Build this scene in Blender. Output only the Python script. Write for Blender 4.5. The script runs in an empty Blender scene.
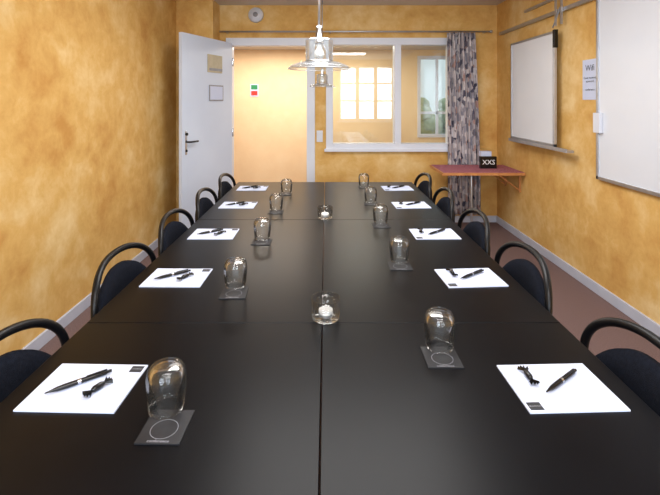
import bpy, math, random
from mathutils import Vector, Matrix
random.seed(4)
S=bpy.context.scene
try:
    S.view_settings.view_transform='Standard'
except Exception: pass

# ---------------------------------------------------------------- materials
def lin(c):
    return tuple(((v/255)/12.92 if v/255<=0.04045 else ((v/255+0.055)/1.055)**2.4) for v in c)+(1,)
def mat(name,rgb,rough=.5,metal=0,spec=.5,trans=0,ior=1.45,bump=None,var=None):
    m=bpy.data.materials.new(name); m.use_nodes=True
    nt=m.node_tree; b=nt.nodes['Principled BSDF']
    b.inputs['Base Color'].default_value=lin(rgb)
    b.inputs['Roughness'].default_value=rough
    b.inputs['Metallic'].default_value=metal
    b.inputs['Specular IOR Level'].default_value=spec
    b.inputs['Transmission Weight'].default_value=trans
    b.inputs['IOR'].default_value=ior
    if var:
        rgb2,scale=var
        tc=nt.nodes.new('ShaderNodeTexCoord'); n=nt.nodes.new('ShaderNodeTexNoise')
        n.inputs['Scale'].default_value=scale; n.inputs['Detail'].default_value=6
        r=nt.nodes.new('ShaderNodeValToRGB')
        r.color_ramp.elements[0].position=.35; r.color_ramp.elements[0].color=lin(rgb)
        r.color_ramp.elements[1].position=.65; r.color_ramp.elements[1].color=lin(rgb2)
        nt.links.new(tc.outputs['Object'],n.inputs['Vector']); nt.links.new(n.outputs['Fac'],r.inputs['Fac'])
        nt.links.new(r.outputs['Color'],b.inputs['Base Color'])
    if bump:
        sc,st=bump
        tc=nt.nodes.new('ShaderNodeTexCoord'); n=nt.nodes.new('ShaderNodeTexNoise'); n.inputs['Scale'].default_value=sc
        n.inputs['Detail'].default_value=4
        bp=nt.nodes.new('ShaderNodeBump'); bp.inputs['Strength'].default_value=st; bp.inputs['Distance'].default_value=.01
        nt.links.new(tc.outputs['Object'],n.inputs['Vector']); nt.links.new(n.outputs['Fac'],bp.inputs['Height'])
        nt.links.new(bp.outputs['Normal'],b.inputs['Normal'])
    return m
def wallmat(name,c1,c2,c3):
    m=mat(name,c2,.75,spec=.2,bump=(14,.08)); nt=m.node_tree; b=nt.nodes['Principled BSDF']
    tc=nt.nodes.new('ShaderNodeTexCoord')
    def noise(sc,det,ro,dist):
        n=nt.nodes.new('ShaderNodeTexNoise'); n.inputs['Scale'].default_value=sc; n.inputs['Detail'].default_value=det; n.inputs['Roughness'].default_value=ro; n.inputs['Distortion'].default_value=dist
        nt.links.new(tc.outputs['Object'],n.inputs['Vector']); return n
    a=noise(1.6,4,.55,.15); c=noise(6.5,8,.68,.25)
    mx=nt.nodes.new('ShaderNodeMath'); mx.operation='MULTIPLY_ADD'; mx.inputs[1].default_value=.55
    m2=nt.nodes.new('ShaderNodeMath'); m2.operation='MULTIPLY'; m2.inputs[1].default_value=.45
    nt.links.new(c.outputs['Fac'],m2.inputs[0]); nt.links.new(a.outputs['Fac'],mx.inputs[0]); nt.links.new(m2.outputs[0],mx.inputs[2])
    r=nt.nodes.new('ShaderNodeValToRGB'); e=r.color_ramp.elements
    e[0].position=.34; e[0].color=lin(c1); e[1].position=.66; e[1].color=lin(c3)
    k=e.new(.5); k.color=lin(c2)
    nt.links.new(mx.outputs[0],r.inputs['Fac']); nt.links.new(r.outputs['Color'],b.inputs['Base Color'])
    return m
M={}
M['wall']=wallmat('ochre_sponge_paint',(198,146,78),(219,176,105),(236,206,150))
M['corrwall']=wallmat('corridor_paint',(236,204,162),(240,210,168),(243,216,178))
M['ceil']=mat('ceiling_paint',(215,208,200),.9,spec=.1,var=((208,200,191),3))
M['white']=mat('white_lacquer',(222,226,236),.4,var=((217,221,232),4))
M['skirt']=mat('skirting_paint',(196,200,214),.45,var=((188,192,207),6))
M['door']=mat('door_lacquer',(212,223,241),.4,var=((205,216,235),1.5))
M['carpet']=mat('carpet',(108,88,87),.95,spec=.1,var=((134,112,109),160),bump=(400,.5))
M['table']=mat('table_laminate',(6,7,11),.30,spec=.15,var=((9,10,14),9))
M['black']=mat('black_metal',(9,10,14),.38,spec=.35,var=((12,13,17),20))
M['fabric']=mat('seat_fabric',(15,18,27),.9,spec=.12,var=((22,26,37),90),bump=(350,.4))
M['paper']=mat('paper',(206,214,238),.7,spec=.2,var=((201,210,235),12))
M['label']=mat('label_ink',(38,40,46),.6,var=((44,46,52),40))
M['pen']=mat('pen_plastic',(12,12,14),.25,var=((16,16,18),40))
M['chrome']=mat('chrome',(215,217,222),.18,metal=1,var=((205,207,213),20))
M['alu']=mat('aluminium',(190,192,198),.35,metal=.8,var=((180,182,190),20))
M['coaster']=mat('coaster_card',(26,27,32),.55,var=((32,33,38),50))
M['ink']=mat('light_ink',(170,172,182),.6,var=((160,162,172),50))
M['board']=mat('whiteboard_enamel',(222,227,237),.22,var=((217,223,234),2))
M['flip']=mat('flipchart_sheet',(230,233,240),.5,var=((225,229,237),2))
M['wood']=mat('light_wood',(206,142,84),.45,var=((184,120,70),14))
M['runner']=mat('plum_runner',(142,66,82),.9,var=((184,122,132),60))
M['wax']=mat('candle_wax',(248,248,248),.4,var=((240,240,240),30))
M['tin']=mat('tealight_tin',(220,220,225),.3,metal=.9,var=((200,200,205),30))
M['green']=mat('sign_green',(40,130,80),.5,var=((44,140,86),30))
M['red']=mat('sign_red',(200,50,40),.5,var=((205,60,45),30))
M['beige']=mat('beige_card',(196,186,160),.7,var=((186,176,150),20))
M['grey']=mat('grey_plastic',(150,150,155),.5,var=((140,140,146),20))
M['leaf']=mat('foliage',(150,165,125),.8,var=((185,195,160),8))
M['paving']=mat('paving',(170,168,160),.9,var=((150,148,140),5))
# thin glass
def thin(name,tint=(1,1,1,1),rough=0.0,base=.05,gain=1.0,haze=0):
    m=bpy.data.materials.new(name); m.use_nodes=True; nt=m.node_tree; nt.nodes.clear()
    o=nt.nodes.new('ShaderNodeOutputMaterial'); mx=nt.nodes.new('ShaderNodeMixShader'); t=nt.nodes.new('ShaderNodeBsdfTransparent'); g=nt.nodes.new('ShaderNodeBsdfGlossy')
    t.inputs[0].default_value=tint; g.inputs['Roughness'].default_value=rough
    f=nt.nodes.new('ShaderNodeLayerWeight'); f.inputs[0].default_value=.25
    a=nt.nodes.new('ShaderNodeMath'); a.operation='MULTIPLY_ADD'; a.inputs[1].default_value=gain; a.inputs[2].default_value=base; a.use_clamp=True
    nt.links.new(f.outputs[0],a.inputs[0]); nt.links.new(a.outputs[0],mx.inputs[0]); nt.links.new(t.outputs[0],mx.inputs[1]); nt.links.new(g.outputs[0],mx.inputs[2])
    out=mx
    if haze:
        d=nt.nodes.new('ShaderNodeBsdfDiffuse'); d.inputs[0].default_value=(.85,.9,.95,1); tr=nt.nodes.new('ShaderNodeBsdfTranslucent'); tr.inputs[0].default_value=(.85,.9,.95,1)
        h=nt.nodes.new('ShaderNodeMixShader'); h.inputs[0].default_value=.5; nt.links.new(d.outputs[0],h.inputs[1]); nt.links.new(tr.outputs[0],h.inputs[2])
        h2=nt.nodes.new('ShaderNodeMixShader'); h2.inputs[0].default_value=haze; nt.links.new(mx.outputs[0],h2.inputs[1]); nt.links.new(h.outputs[0],h2.inputs[2]); out=h2
    nt.links.new(out.outputs[0],o.inputs[0])
    return m
M['pane']=thin('window_glass',(.93,.96,.95,1),0,.06,.8)
M['glass']=thin('clear_glass',(.985,.99,.99,1),.0,.022,.75,.006)
M['hglass']=thin('holder_glass',(.99,.995,.99,1),.0,.012,.5,.004)
M['lampglass']=thin('lamp_glass',(.96,.98,.99,1),.03,.04,.5,.08)
# curtain
def curtainmat():
    m=mat('curtain_print',(180,175,175),.9,spec=.1); nt=m.node_tree; b=nt.nodes['Principled BSDF']
    tc=nt.nodes.new('ShaderNodeTexCoord'); mp=nt.nodes.new('ShaderNodeMapping'); mp.inputs['Scale'].default_value=(22,10,10)
    v=nt.nodes.new('ShaderNodeTexVoronoi'); v.inputs['Scale'].default_value=1.5; v.distance='CHEBYCHEV'
    r=nt.nodes.new('ShaderNodeValToRGB'); r.color_ramp.interpolation='CONSTANT'; e=r.color_ramp.elements
    e[0].position=0; e[0].color=lin((178,170,174)); e[1].position=.3; e[1].color=lin((112,108,120))
    for p,c in ((.40,(198,190,192)),(.58,(176,146,140)),(.66,(150,146,156)),(.80,(84,82,98)),(.87,(214,208,210))):
        k=e.new(p); k.color=lin(c)
    sp=nt.nodes.new('ShaderNodeSeparateColor')
    nt.links.new(tc.outputs['Object'],mp.inputs['Vector']); nt.links.new(mp.outputs[0],v.inputs['Vector']); nt.links.new(v.outputs['Color'],sp.inputs[0]); nt.links.new(sp.outputs[0],r.inputs[0]); nt.links.new(r.outputs[0],b.inputs['Base Color'])
    return m
M['curtain']=curtainmat()

# ---------------------------------------------------------------- builder
class B:
    def __init__(s): s.v=[];s.f=[];s.m=[];s.sm=[];s.mats=[]
    def mi(s,k):
        if k not in s.mats: s.mats.append(k)
        return s.mats.index(k)
    def add(s,vs,fs,k,smooth=False,T=None):
        o=len(s.v); i=s.mi(k)
        for p in vs:
            p=Vector(p); s.v.append(T@p if T else p)
        for f in fs: s.f.append([o+a for a in f]); s.m.append(i); s.sm.append(smooth)
    def box(s,a,b,k,T=None):
        x0,y0,z0=[min(p,q) for p,q in zip(a,b)]; x1,y1,z1=[max(p,q) for p,q in zip(a,b)]
        s.add([(x0,y0,z0),(x1,y0,z0),(x1,y1,z0),(x0,y1,z0),(x0,y0,z1),(x1,y0,z1),(x1,y1,z1),(x0,y1,z1)],
              [(0,3,2,1),(4,5,6,7),(0,1,5,4),(1,2,6,5),(2,3,7,6),(3,0,4,7)],k,False,T)
    def lathe(s,prof,k,seg=40,c=(0,0,0),T=None,loop=False):
        vs=[];fs=[];n=len(prof);rings=[]
        for r,z in prof:
            if r<1e-6: rings.append([len(vs)]); vs.append((c[0],c[1],c[2]+z))
            else:
                rings.append(list(range(len(vs),len(vs)+seg)))
                for j in range(seg):
                    a=2*math.pi*j/seg; vs.append((c[0]+r*math.cos(a),c[1]+r*math.sin(a),c[2]+z))
        R=range(n) if loop else range(n-1)
        for i in R:
            A=rings[i];C=rings[(i+1)%n]
            if len(A)==1 and len(C)==1: continue
            for j in range(seg):
                j2=(j+1)%seg
                if len(A)==1: fs.append((A[0],C[j2],C[j]))
                elif len(C)==1: fs.append((A[j],A[j2],C[0]))
                else: fs.append((A[j],A[j2],C[j2],C[j]))
        s.add(vs,fs,k,True,T)
    def tube(s,path,r,k,seg=10,T=None,cap=True):
        P=[Vector(p) for p in path]; vs=[];fs=[];n=len(P)
        rr=r if isinstance(r,(list,tuple)) else [r]*n
        t0=(P[1]-P[0]).normalized(); up=Vector((0,0,1)) if abs(t0.z)<.9 else Vector((1,0,0))
        nrm=t0.cross(up).normalized()
        for i in range(n):
            t=((P[min(i+1,n-1)]-P[max(i-1,0)])).normalized()
            nrm=(nrm-t*nrm.dot(t)).normalized(); bn=t.cross(nrm)
            for j in range(seg):
                a=2*math.pi*j/seg; vs.append(P[i]+(nrm*math.cos(a)+bn*math.sin(a))*rr[i])
        for i in range(n-1):
            for j in range(seg):
                j2=(j+1)%seg; fs.append((i*seg+j,i*seg+j2,(i+1)*seg+j2,(i+1)*seg+j))
        if cap: fs.append(tuple(range(seg))[::-1]); fs.append(tuple((n-1)*seg+j for j in range(seg)))
        s.add(vs,fs,k,True,T)
    def text(s,txt,size,k,T):
        cu=bpy.data.curves.new('t','FONT'); cu.body=txt; cu.size=size; cu.align_x='CENTER'; cu.align_y='CENTER'; cu.resolution_u=2
        o=bpy.data.objects.new('t',cu); S.collection.objects.link(o)
        dg=bpy.context.evaluated_depsgraph_get(); me=o.evaluated_get(dg).to_mesh()
        vs=[v.co.copy() for v in me.vertices]; fs=[tuple(p.vertices) for p in me.polygons]
        s.add(vs,fs,k,False,T)
        bpy.data.objects.remove(o); bpy.data.curves.remove(cu)
    def mesh(s,name):
        me=bpy.data.meshes.new(name); me.from_pydata([tuple(v) for v in s.v],[],s.f)
        for k in s.mats: me.materials.append(M[k])
        for p,i,sm in zip(me.polygons,s.m,s.sm): p.material_index=i; p.use_smooth=sm
        me.update(); return me
    def obj(s,name,bevel=0,loc=(0,0,0),rot=0):
        o=bpy.data.objects.new(name,s.mesh(name)); S.collection.objects.link(o); o.location=loc; o.rotation_euler[2]=rot
        if bevel:
            b=o.modifiers.new('bevel','BEVEL'); b.width=bevel; b.segments=2; b.limit_method='ANGLE'; b.angle_limit=math.radians(50)
        return o
def inst(name,me,loc,rot=0,scale=1):
    o=bpy.data.objects.new(name,me); S.collection.objects.link(o); o.location=loc; o.rotation_euler[2]=rot; o.scale=(scale,)*3
    return o
def simple(name,boxes,k,bevel=0):
    b=B()
    for a,c in boxes: b.box(a,c,k)
    return b.obj(name,bevel)

# ---------------------------------------------------------------- room shell
XL,XR,YB,YR,H=-1.72,2.09,5.5,-1.6,2.65
simple('floor',[((XL-.15,YR-.15,-.1),(XR+.15,YB+.12,0))],'carpet')
simple('ceiling',[((XL-.15,YR-.15,H),(XR+.15,YB+.12,H+.1))],'ceil')
simple('wall_left',[((XL-.12,YR,0),(XL,YB,H))],'wall')
simple('wall_right',[((XR,YR,0),(XR+.12,YB,H))],'wall')
simple('wall_pillar',[((XL,5.17,0),(-1.30,YB,H))],'wall')
DX0,DX1,DZ=-1.15,-.235,2.155
WX0,WX1,WZ0,WZ1=0.0,1.58,.885,2.25
simple('wall_back',[((XL,YB,0),(-1.22,YB+.12,H)),((-1.22,YB,2.25),(-.135,YB+.12,H)),((-.135,YB,0),(0,YB+.12,H)),
    ((0,YB,0),(WX1,YB+.12,WZ0)),((0,YB,WZ1),(WX1,YB+.12,H)),((WX1,YB,0),(XR,YB+.12,H))],'wall')
# rear wall with two windows; the left one is added to bring in more light
RW=[(-1.5,-.1),(.36,1.92)]; RZ0,RZ1=.92,2.48
simple('wall_rear',[((XL,YR-.12,0),(XR,YR,RZ0)),((XL,YR-.12,RZ1),(XR,YR,H)),((XL,YR-.12,RZ0),(RW[0][0],YR,RZ1)),((RW[0][1],YR-.12,RZ0),(RW[1][0],YR,RZ1)),((RW[1][1],YR-.12,RZ0),(XR,YR,RZ1))],'wall')
for i,(a,c) in enumerate(RW):
    b=B(); y0,y1=YR-.1,YR-.03; t=.06
    b.box((a,y0,RZ0),(a+t,y1,RZ1),'white'); b.box((c-t,y0,RZ0),(c,y1,RZ1),'white'); b.box((a+t,y0,RZ0),(c-t,y1,RZ0+t),'white'); b.box((a+t,y0,RZ1-t),(c-t,y1,RZ1),'white')
    for q in (.34,.67):
        x=a+(c-a)*q; b.box((x-.05,y0,RZ0+t),(x+.05,y1,RZ1-t),'white')
    for q in (.36,.68):
        z=RZ0+(RZ1-RZ0)*q; b.box((a+t,y0+.01,z-.018),(c-t,y1-.01,z+.018),'white')
    b.box((a-.04,YR-.03,RZ0-.04),(c+.04,YR+.12,RZ0-.001),'white')
    b.obj('window_%d'%(i+2),.003)
# baseboards
simple('baseboard_left',[((XL,YR,0),(XL+.016,5.17,.08))],'skirt',.003)
simple('baseboard_right',[((XR-.016,YR,0),(XR,YB,.08))],'skirt',.003)
simple('baseboard_back',[((-.135,YB-.016,0),(XR-.016,YB,.08))],'skirt',.003)
# door frame
simple('trim_1',[((-1.22,YB-.02,0),(DX0,YB+.13,2.25)),((DX1,YB-.02,0),(-.135,YB+.13,2.25)),((DX0,YB-.02,DZ),(DX1,YB+.13,2.25))],'white',.004)
simple('trim_2',[((-.135,YB-.018,2.165),(0,YB,2.25))],'white')
# interior window
b=B(); y0,y1=YB-.025,YB+.13
b.box((WX0,y0,WZ0),(WX0+.085,y1,WZ1),'white'); b.box((WX1-.085,y0,WZ0),(WX1,y1,WZ1),'white')
b.box((WX0+.085,y0,WZ1-.085),(WX1-.085,y1,WZ1),'white'); b.box((WX0+.085,y0,WZ0),(WX1-.085,y1,WZ0+.075),'white')
b.box((.835,y0,WZ0+.075),(.915,y1,WZ1-.085),'white')
b.box((WX0-.02,y0-.03,WZ0-.02),(WX1+.02,y0+.002,WZ0+.015),'white')
b.box((WX0+.08,YB+.05,WZ0+.07),(.84,YB+.056,WZ1-.08),'pane'); b.box((.91,YB+.05,WZ0+.07),(WX1-.08,YB+.056,WZ1-.08),'pane')
b.obj('window_1',.003)

# corridor
CY=7.2
simple('corridor_floor',[((-2.6,YB+.12,-.1),(3.4,CY+.1,0))],'carpet')
simple('corridor_ceiling',[((-2.6,YB+.12,2.3),(3.4,CY+.1,2.4))],'ceil')
simple('wall_corridor_left',[((-2.7,YB+.12,0),(-2.6,CY,2.3))],'corrwall')
simple('wall_corridor_right',[((3.4,YB+.12,0),(3.5,CY,2.3))],'corrwall')
wx=[(1.46,2.1,.9,2.2)]
bx=[];px=-2.6
for a,c,z0,z1 in wx:
    bx+=[((px,CY,0),(a,CY+.1,2.3)),((a,CY,0),(c,CY+.1,z0)),((a,CY,z1),(c,CY+.1,2.3))]; px=c
bx.append(((px,CY,0),(3.4,CY+.1,2.3)))
simple('wall_corridor',bx,'corrwall')
for i,(a,c,z0,z1) in enumerate(wx):
    b=B(); t=.05; y0,y1=CY-.02,CY+.08
    b.box((a,y0,z0),(a+t,y1,z1),'white'); b.box((c-t,y0,z0),(c,y1,z1),'white'); b.box((a+t,y0,z0),(c-t,y1,z0+t),'white'); b.box((a+t,y0,z1-t),(c-t,y1,z1),'white')
    zz=z0+(z1-z0)*.3; b.box((a+t,CY+.01,zz-.02),(c-t,CY+.05,zz+.02),'white')
    x=(a+c)/2; b.box((x-.02,CY+.01,z0+t),(x+.02,CY+.05,z1-t),'white')
    b.box((a+t,CY+.03,z0+t),(c-t,CY+.034,z1-t),'pane')
    b.obj('window_%d'%(i+4))
simple('ground',[((-12,CY+.1,-.3),(16,22,-.2))],'paving')
b=B()
for i in range(90):
    c=Vector((random.uniform(1.6,6.5),random.uniform(12.5,14),random.uniform(0,1.5))); r=random.uniform(.2,.4)
    prof=[(max(0,r*math.sin(math.pi*k/8))*random.uniform(.8,1.1) if 0<k<8 else 0,-r*math.cos(math.pi*k/8)) for k in range(9)]
    b.lathe(prof,'leaf',12,c)
b.obj('garden_shrubs')

# corridor sign
b=B(); b.box((-1.21,CY-.012,1.55),(-1.08,CY,1.75),'paper'); b.box((-1.195,CY-.015,1.665),(-1.095,CY-.011,1.735),'green'); b.box((-1.195,CY-.015,1.57),(-1.095,CY-.011,1.64),'red')
b.obj('fire_safety_sign')

# ---------------------------------------------------------------- open door leaf
hx,hy=-1.15,5.47; ex,ey=-1.475,4.56
L=math.hypot(ex-hx,ey-hy); ang=math.atan2(ey-hy,ex-hx)
T=Matrix.Translation((hx,hy,0))@Matrix.Rotation(ang,4,'Z')
b=B(); b.box((.015,-.02,.01),(L,.02,2.18),'door',T)
side=1 if (-math.sin(ang))>0 else -1
def dbox(u0,u1,z0,z1,th,k,base=.02):
    b.box((u0,side*base,z0),(u1,side*(base+th),z1),k,T)
dbox(L-.075,L-.045,.93,1.17,.006,'chrome')
b.tube([T@Vector((L-.06,side*.02,1.06)),T@Vector((L-.06,side*.07,1.06)),T@Vector((L-.085,side*.078,1.06)),T@Vector((L-.19,side*.078,1.06))],.010,'black')
b.tube([T@Vector((L-.06,side*.02,.97)),T@Vector((L-.06,side*.035,.97))],.014,'black')
b.tube([T@Vector((L-.06,side*.02,1.14)),T@Vector((L-.06,side*.04,1.14))],.016,'black')
dbox(.24,.53,1.80,2.00,.006,'beige'); dbox(.24,.50,1.82,1.85,.008,'grey')
dbox(.22,.50,1.48,1.66,.008,'grey'); dbox(.235,.485,1.495,1.645,.010,'paper')
for z in (.25,1.1,1.95): b.tube([T@Vector((0.005,side*.022,z-.05)),T@Vector((0.005,side*.022,z+.05))],.010,'chrome')
b.obj('door_1',.002)

# ---------------------------------------------------------------- smoke detector, switch, curtain rod
b=B(); T=Matrix.Translation(((256-326)*.01223,YB,2.53))@Matrix.Rotation(math.pi/2,4,'X')
b.lathe([(0,.045),(.05,.045),(.055,.035),(.085,.03),(.095,.0),(0,0)],'white',32,T=T); b.lathe([(0,.05),(.03,.05),(.03,.045)],'grey',24,T=T); b.obj('smoke_detector')
b=B(); b.box((-.115,YB-.012,.98),(-.04,YB,1.12),'white'); b.box((-.1,YB-.018,1.0),(-.055,YB-.012,1.1),'white'); b.obj('light_switch',.003)
b=B(); b.tube([(-1.28,5.41,2.315),(1.98,5.41,2.315)],.010,'alu')
for x in (-1.2,.05,1.92): b.box((x-.01,5.41,2.305),(x+.01,5.5,2.325),'alu')
b.lathe([(0,-.02),(.018,-.012),(.018,.012),(0,.02)],'alu',16,(1.985,5.41,2.315)); b.obj('curtain_rod')
# curtain
b=B(); nx,nz=110,24; vs=[];fs=[]
for k in range(nz+1):
    t=k/nz; z=2.30-t*(2.30-.12)
    xl=1.45+.02*t; xr=1.79+.09*math.sin(t*1.7)-.02*t
    for i in range(nx+1):
        u=i/nx; ph=u*2*math.pi*7+.8*math.sin(t*2.2)+.5*math.sin(u*9)
        vs.append((xl+(xr-xl)*u+.006*math.sin(ph*.5+t*3),5.395+(.030+.008*math.sin(t*4+u*5))*math.sin(ph),z))
for k in range(nz):
    for i in range(nx): a=k*(nx+1)+i; fs.append((a,a+1,a+nx+2,a+nx+1))
b.add(vs,fs,'curtain',True); o=b.obj('curtain'); sm=o.modifiers.new('s','SOLIDIFY'); sm.thickness=.002

# ---------------------------------------------------------------- side table + items
b=B()
b.box((1.22,4.70,.70),(2.085,5.30,.728),'wood')
b.box((1.235,4.712,.728),(2.08,5.29,.7315),'runner')
b.tube([(1.60,4.95,0),(1.60,4.95,.70)],.012,'alu'); b.lathe([(0,0),(.05,0),(.05,.008),(.012,.014)],'alu',20,(1.6,4.95,0))
for y in (4.82,5.2): b.box((1.75,y,.68),(2.088,y+.02,.70),'wood'); b.box((2.07,y,.5),(2.088,y+.02,.70),'wood'); b.tube([(1.85,y+.01,.69),(2.075,y+.01,.52)],.008,'wood')
b.obj('side_table',.002)
b=B(); b.box((1.71,4.98,.733),(1.89,5.03,.865),'pen'); b.text('XXS',.075,'wax',Matrix.Translation((1.80,4.978,.80))@Matrix.Rotation(math.pi/2,4,'X'))
b.box((1.735,5.03,.733),(1.85,5.11,.915),'paper'); b.obj('desk_sign')

# ---------------------------------------------------------------- right wall things
b=B(); X=XR
b.box((X-.075,3.98,1.09),(X-.06,4.88,2.085),'flip')
for (a,c) in (((3.965,1.075),(3.99,2.10)),((4.87,1.075),(4.895,2.10)),((3.965,2.08),(4.895,2.10)),((3.965,1.075),(4.895,1.10))):
    b.box((X-.082,a[0],a[1]),(X-.055,c[0],c[1]),'alu')
b.box((X-.11,3.70,1.05),(X-.05,4.88,1.072),'alu'); b.box((X-.112,3.70,1.05),(X-.106,4.88,1.082),'alu')
b.box((X-.055,4.2,1.2),(X-.005,4.26,2.09),'alu'); b.box((X-.055,4.7,1.2),(X-.005,4.76,2.09),'alu')
b.box((X-.085,3.955,1.95),(X-.05,3.985,2.11),'pen')
b.obj('flip_chart_board',.002)
b=B()
b.box((X-.03,3.46,2.265),(X,5.36,2.295),'alu'); b.box((X-.035,3.46,2.26),(X-.027,5.36,2.268),'alu')
b.box((X-.022,2.4,2.40),(X,4.7,2.425),'alu')
for y in (3.9,4.0): b.box((X-.05,y,2.15),(X-.036,y+.02,2.44),'alu')
b.tube([(X-.045,3.93,2.3),(X-.07,3.95,2.2),(X-.08,3.99,2.13)],.006,'grey')
b.obj('hanging_rail')
b=B(); b.box((X-.02,1.6,.9),(X-.002,3.42,2.34),'board')
for (a,c) in (((1.585,.885),(1.61,2.355)),((3.41,.885),(3.435,2.355)),((1.585,2.33),(3.435,2.355)),((1.585,.885),(3.435,.91))):
    b.box((X-.03,a[0],a[1]),(X-.001,c[0],c[1]),'alu')
b.box((X-.05,3.36,1.24),(X-.022,3.44,1.39),'white')
b.obj('whiteboard',.002)
b=B(); b.box((X-.003,3.455,1.49),(X-.0005,3.66,1.81),'paper')
Tm=lambda z:Matrix.Translation((X-.0045,3.557,z))@Matrix.Rotation(-math.pi/2,4,'Z')@Matrix.Rotation(math.pi/2,4,'X')
b.text('Wifi',.07,'label',Tm(1.74)); b.text('Guest network\npassword',.027,'label',Tm(1.65)); b.text('conference',.027,'label',Tm(1.57)); b.obj('wifi_notice')

# ---------------------------------------------------------------- conference table
ZT=.726
b=B(); ys=[.2,1.53,2.86,4.19]; xs=[-.815,-.013,.799]; g=.0014
for i in range(3):
    for j in range(2):
        x0,x1=xs[j]+g,xs[j+1]-g; y0,y1=ys[i]+g,ys[i+1]-g
        b.box((x0,y0,ZT-.028),(x1,y1,ZT),'table')
        b.box((x0+.08,y0+.06,ZT-.07),(x1-.08,y0+.08,ZT-.028),'black'); b.box((x0+.08,y1-.08,ZT-.07),(x1-.08,y1-.06,ZT-.028),'black')
        for lx in (x0+.55 if j==0 else x0+.06, x1-.06 if j==0 else x1-.55):
            for ly in (y0+.07,y1-.07): b.tube([(lx,ly,0),(lx,ly,ZT-.03)],.02,'black')
b.obj('conference_table',.0016)

# ---------------------------------------------------------------- chair (faces +X; back hoop at x=0)
def chair():
    b=B()
    def bx(y): return -.04+ .05*(abs(y)/.27)**2
    hoop=[]
    N=32
    hoop.append((.04,-.25,.42)); hoop.append((.03,-.262,.52)); hoop.append((.02,-.27,.59))
    for i in range(N+1):
        a=math.pi-math.pi*i/N; c,s=math.cos(a),math.sin(a)
        y=.272*math.copysign(abs(c)**.85,c); z=.645+.183*abs(s)**.8
        hoop.append((bx(y)-(z-.6)*.04,y,z))
    hoop.append((.02,.27,.59)); hoop.append((.03,.262,.52)); hoop.append((.04,.25,.42))
    b.tube(hoop,.0135,'black',12)
    vs=[];fs=[];nu,nv=20,12
    def pt(u,v,sd):
        y=(u-.5)*2*.238; top=.772-.125*abs(2*u-1)**2.4; bot=.47+.02*abs(2*u-1)**2
        z=bot+(top-bot)*v; e=min(1,6*min(u,1-u)+.12)*min(1,6*min(v,1-v)+.12)
        return (bx(y)-(z-.6)*.04+.004+sd*.026*e**.5, y, z)
    for sd in (-1,1):
        for i in range(nu+1):
            for j in range(nv+1): vs.append(pt(i/nu,j/nv,sd))
    o=(nu+1)*(nv+1); w=nv+1
    for i in range(nu):
        for j in range(nv):
            a=i*w+j; fs.append((a,a+1,a+w+1,a+w)); fs.append((o+a,o+a+w,o+a+w+1,o+a+1))
    for i in range(nu):
        a=i*w; fs.append((a,a+w,o+a+w,o+a)); a=i*w+nv; fs.append((a,o+a,o+a+w,a+w))
    for j in range(nv):
        a=j; fs.append((a,o+a,o+a+1,a+1)); a=nu*w+j; fs.append((a,a+1,o+a+1,o+a))
    b.add(vs,fs,'fabric',True)
    for y in (-1,1): b.tube([(bx(.2)+.0,y*.21,.60),(.012,y*.268,.60)],.008,'black',8)
    vs=[];fs=[];n=40; layers=[(.90,.435),(.985,.440),(1,.455),(.985,.475),(.90,.486),(.5,.492)]
    for s,z in layers:
        for i in range(n):
            a=2*math.pi*i/n; c,d=math.cos(a),math.sin(a)
            vs.append((.255+s*.225*math.copysign(abs(c)**.55,c),s*.225*math.copysign(abs(d)**.55,d),z))
    for k in range(len(layers)-1):
        for i in range(n): j=(i+1)%n; fs.append((k*n+i,k*n+j,(k+1)*n+j,(k+1)*n+i))
    fs.append(tuple(range(n))[::-1]); fs.append(tuple((len(layers)-1)*n+i for i in range(n)))
    b.add(vs,fs,'fabric',True)
    for y in (-1,1):
        b.tube([(.04,y*.25,.42),(.06,y*.245,.415),(.2,y*.235,.415),(.40,y*.235,.415),(.44,y*.235,.40),(.455,y*.24,.36),(.47,y*.245,.0)],.0115,'black')
        b.tube([(.05,y*.248,.42),(.0,y*.25,.3),(-.05,y*.255,.0)],.0115,'black')
        b.tube([(.47,y*.245,0),(.47,y*.245,.02)],.016,'black'); b.tube([(-.05,y*.255,0),(-.049,y*.255,.02)],.016,'black')
    for x in (.12,.38): b.tube([(x,-.24,.418),(x,.24,.418)],.010,'black')
    return b.mesh('conference_chair')
cm=chair()
CYS=[1.22,1.95,2.60,3.27,3.95]
for i,y in enumerate(CYS):
    j=random.uniform(-.02,.02)
    inst('conference_chair',cm,(-.86,y+j,0),random.uniform(-.05,.05))
    inst('conference_chair',cm,(.85,y-j+.01-(.03 if i==0 else 0),0),math.pi+random.uniform(-.05,.05))

# ---------------------------------------------------------------- notepads, pens, candies
def pad():
    b=B(); b.box((-.124,-.097,0),(.124,.097,.004),'paper')
    b.box((.084,.062,.004),(.118,.090,.0045),'label'); b.text('CONFERENCE',.0055,'ink',Matrix.Translation((.101,.076,.0047)))
    return b.mesh('notepad')
pm=pad()
def penm():
    b=B(); T=Matrix.Translation((0,0,.0066))@Matrix.Rotation(math.pi/2,4,'Y')
    b.lathe([(0,-.082),(.0018,-.079),(.0024,-.072),(.0056,-.052),(.0065,-.03),(.006,.03),(.0059,.062),(.0042,.066),(.004,.077),(.0,.078)],'pen',16,T=T)
    b.lathe([(.0066,-.006),(.0068,-.002),(.0066,.002)],'chrome',16,T=T)
    b.box((.015,-.0016,.0131),(.066,.0016,.0146),'pen'); b.box((.060,-.0016,.009),(.066,.0016,.0146),'pen')
    return b.mesh('ballpoint_pen')
pnm=penm()
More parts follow.
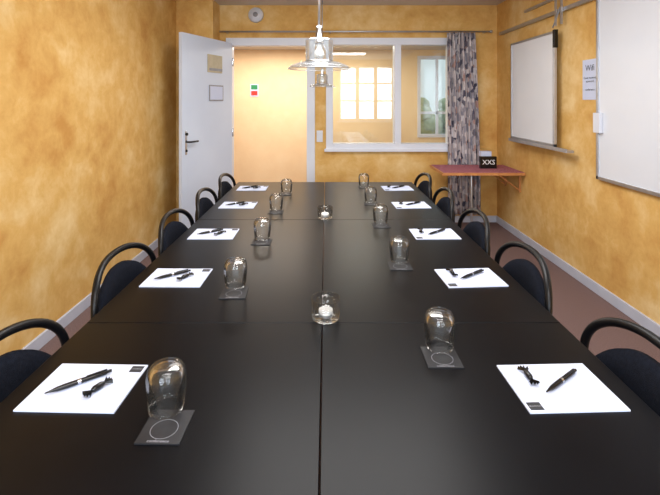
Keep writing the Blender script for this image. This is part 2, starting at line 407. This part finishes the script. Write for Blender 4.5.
def candy():
    b=B(); T=Matrix.Translation((0,0,.008))@Matrix.Rotation(math.pi/2,4,'Y')
    b.lathe([(0,-.018),(.005,-.017),(.0078,-.010),(.008,0),(.0078,.010),(.005,.017),(0,.018)],'pen',16,T=T)
    for s in (-1,1):
        n=9;fs=[]
        vs=[(s*.016,0,.008)]
        for i in range(n):
            a=(i/(n-1)-.5)*1.5
            vs.append((s*(.016+.022*math.cos(a)),.024*math.sin(a),.008+.004*(1 if i%2 else -1)))
        for i in range(1,n): fs.append((0,i,i+1))
        b.add(vs,fs,'pen')
        vs=[(x,y,z+.0008) for x,y,z in vs]; b.add(vs,[f[::-1] for f in fs],'pen')
    return b.mesh('wrapped_candy')
cdm=candy()
PY=[1.185,1.917,2.545,3.25,3.88]
def lay(me,name,p,q,z):
    a=math.atan2(q[1]-p[1],q[0]-p[0]); inst(name,me,((p[0]+q[0])/2,(p[1]+q[1])/2,z),a)
zp=ZT+.0049
for y in PY:
    J=lambda s=.006:random.uniform(-s,s)
    inst('notepad',pm,(-.632,y,ZT+.0002),J(.02)-.01)
    lay(pnm,'ballpoint_pen',(-.715+J(),y-.035+J()),(-.595+J(),y+.06+J()),zp)
    lay(cdm,'wrapped_candy',(-.612+J(),y-.045+J()),(-.575,y+.015+J()),zp)
    inst('notepad',pm,(.612,y,ZT+.0002),math.pi+.05+J(.03))
    lay(pnm,'ballpoint_pen',(.565+J(),y-.035+J()),(.69+J(),y+.06+J()),zp)
    lay(cdm,'wrapped_candy',(.545+J(),y+.0),(.548+J(),y+.065),zp)

# ---------------------------------------------------------------- coasters and inverted tumblers
def coaster():
    b=B(); b.box((-.05,-.054,0),(.05,.054,.003),'coaster')
    n=48; vs=[];fs=[]
    for i in range(n):
        a=2*math.pi*i/n
        for r in (.030,.0309): vs.append((r*math.cos(a),-.010+r*math.sin(a),.0033))
    for i in range(n): j=(i+1)%n; fs.append((2*i,2*i+1,2*j+1,2*j))
    b.add(vs,fs,'ink'); b.text('conference',.011,'ink',Matrix.Translation((0,-.047,.0033)))
    return b.mesh('drink_coaster')
com=coaster()
def tumbler():
    out=[(.041,.0),(.0425,.01),(.0455,.035),(.0475,.06),(.0475,.078),(.0445,.094),(.037,.105),(.024,.111),(.010,.1125),(0,.1128)]
    inn=[(0,.1045),(.010,.1043),(.023,.103),(.034,.0985),(.042,.0895),(.0457,.077),(.0457,.06),(.0438,.035),(.0408,.01),(.0392,.0)]
    b=B(); b.lathe(out+inn,'glass',48,loop=True); return b.mesh('drinking_glass')
tm=tumbler()
GL=[(-.39,1.10,-.37,1.04),(-.368,1.83,-.36,1.765),(-.348,2.46,-.343,2.405),(-.344,3.11,-.34,3.05),(-.324,3.69,-.33,3.64),
    (.347,1.375,.339,1.322),(.345,2.115,.337,2.055),(.337,2.78,.333,2.72),(.333,3.35,.33,3.30),(.334,3.97,.334,3.93)]
for gx,gy,cx,cy in GL:
    inst('drink_coaster',com,(cx,cy,ZT+.0002),random.uniform(-.05,.05)); inst('drinking_glass',tm,(gx,gy,ZT+.0038))
# tealight holders
def holder():
    b=B(); out=[(0,0),(.042,0),(.047,.003),(.050,.02),(.051,.072)]; inn=[(.0485,.072),(.0475,.02),(.044,.010),(0,.010)]
    b.lathe(out+inn,'hglass',48)
    b.lathe([(0,.0105),(.0245,.0105),(.0245,.032),(.023,.033),(.021,.030),(0,.029)],'wax',28); b.tube([(0,0,.029),(.001,0,.038)],.0008,'label',6)
    b.lathe([(.0247,.0105),(.0249,.020)],'tin',28)
    return b.mesh('tealight_holder')
hm=holder()
inst('tealight_holder',hm,(-.001,1.56,ZT+.0003)); inst('tealight_holder',hm,(-.006,2.90,ZT+.0003))

# ---------------------------------------------------------------- pendant lamps
def lamp(cl):
    b=B()
    b.tube([(0,0,.28),(0,0,cl)],.010,'alu',10)
    b.lathe([(0,cl),(.05,cl),(.05,cl-.02),(.03,cl-.05),(0,cl-.05)],'white',28)
    b.lathe([(0,.30),(.022,.30),(.026,.28),(.026,.20),(.035,.19),(.035,.17),(0,.17)],'chrome',28)
    b.lathe([(.030,.215),(.095,.205),(.10,.19),(.098,.06),(.10,.045),(.094,.045),(.092,.06),(.094,.188),(.09,.199),(.030,.209)],'lampglass',40,loop=True)
    for z in (.08,.11,.14,.17): b.lathe([(.0985,z-.003),(.102,z),(.0985,z+.003)],'lampglass',40)
    b.lathe([(.09,.040),(.14,.030),(.20,.008),(.225,-.010),(.228,-.010),(.204,.014),(.142,.036),(.09,.046)],'lampglass',56,loop=True)
    b.lathe([(.2245,-.013),(.2290,-.013),(.2290,-.010),(.2245,-.010)],'chrome',56,loop=True)
    b.lathe([(.098,.037),(.103,.037),(.103,.047),(.098,.047)],'chrome',40,loop=True)
    b.lathe([(0,.17),(.016,.165),(.018,.14),(.034,.11),(.036,.09),(.026,.068),(0,.058)],'wax',24)
    for i in range(3):
        a=i*2.094+.5; b.tube([(.028*math.cos(a),.028*math.sin(a),.185),(.1*math.cos(a),.1*math.sin(a),.048)],.003,'chrome',6)
    return b.mesh('pendant_lamp')
inst('pendant_lamp',lamp((H-1.725)),(-.05,3.27,1.725))
inst('pendant_lamp',lamp((H-1.635)/.6),(-.04,4.70,1.635),scale=.6)

# ---------------------------------------------------------------- lights
def area(name,loc,rot,sx,sy,p,col):
    l=bpy.data.lights.new(name,'AREA'); l.shape='RECTANGLE'; l.size=sx; l.size_y=sy; l.energy=p; l.color=col
    o=bpy.data.objects.new(name,l); S.collection.objects.link(o); o.location=loc; o.rotation_euler=rot; return o
area('added_fill_rear_left',(-.8,YR-.2,1.7),(math.radians(90),0,0),1.5,1.6,130,(.76,.88,1))  # added strong light behind the invented left window, brightens the room
area('daylight_rear_window_right',(1.14,YR-.2,1.7),(math.radians(90),0,0),1.6,1.6,75,(.78,.89,1))
area('overhead_fill',(.15,.2,H-.03),(0,0,0),1.6,.5,50,(1,.98,.96))  # added fill under the ceiling, no fixture there
area('overhead_fill',(.15,2.9,H-.03),(0,0,0),1.6,1.6,66,(1,.98,.96))  # second added overhead fill, lifts walls and table, no fixture
area('corridor_ceiling_light',(-.4,6.4,2.27),(0,0,0),2.4,.5,52,(1,.93,.84))
w=bpy.data.worlds.new('sky'); S.world=w; w.use_nodes=True
w.node_tree.nodes['Background'].inputs[0].default_value=(.88,.94,1,1); w.node_tree.nodes['Background'].inputs[1].default_value=1.0

# ---------------------------------------------------------------- camera
c=bpy.data.cameras.new('camera'); o=bpy.data.objects.new('camera',c); S.collection.objects.link(o)
o.location=(0,0,1.48); o.rotation_euler=(math.radians(90),0,0)
c.sensor_width=36; c.lens=450/660*36; c.shift_x=4/660; c.shift_y=-146.5/660; c.clip_start=.02
S.camera=o
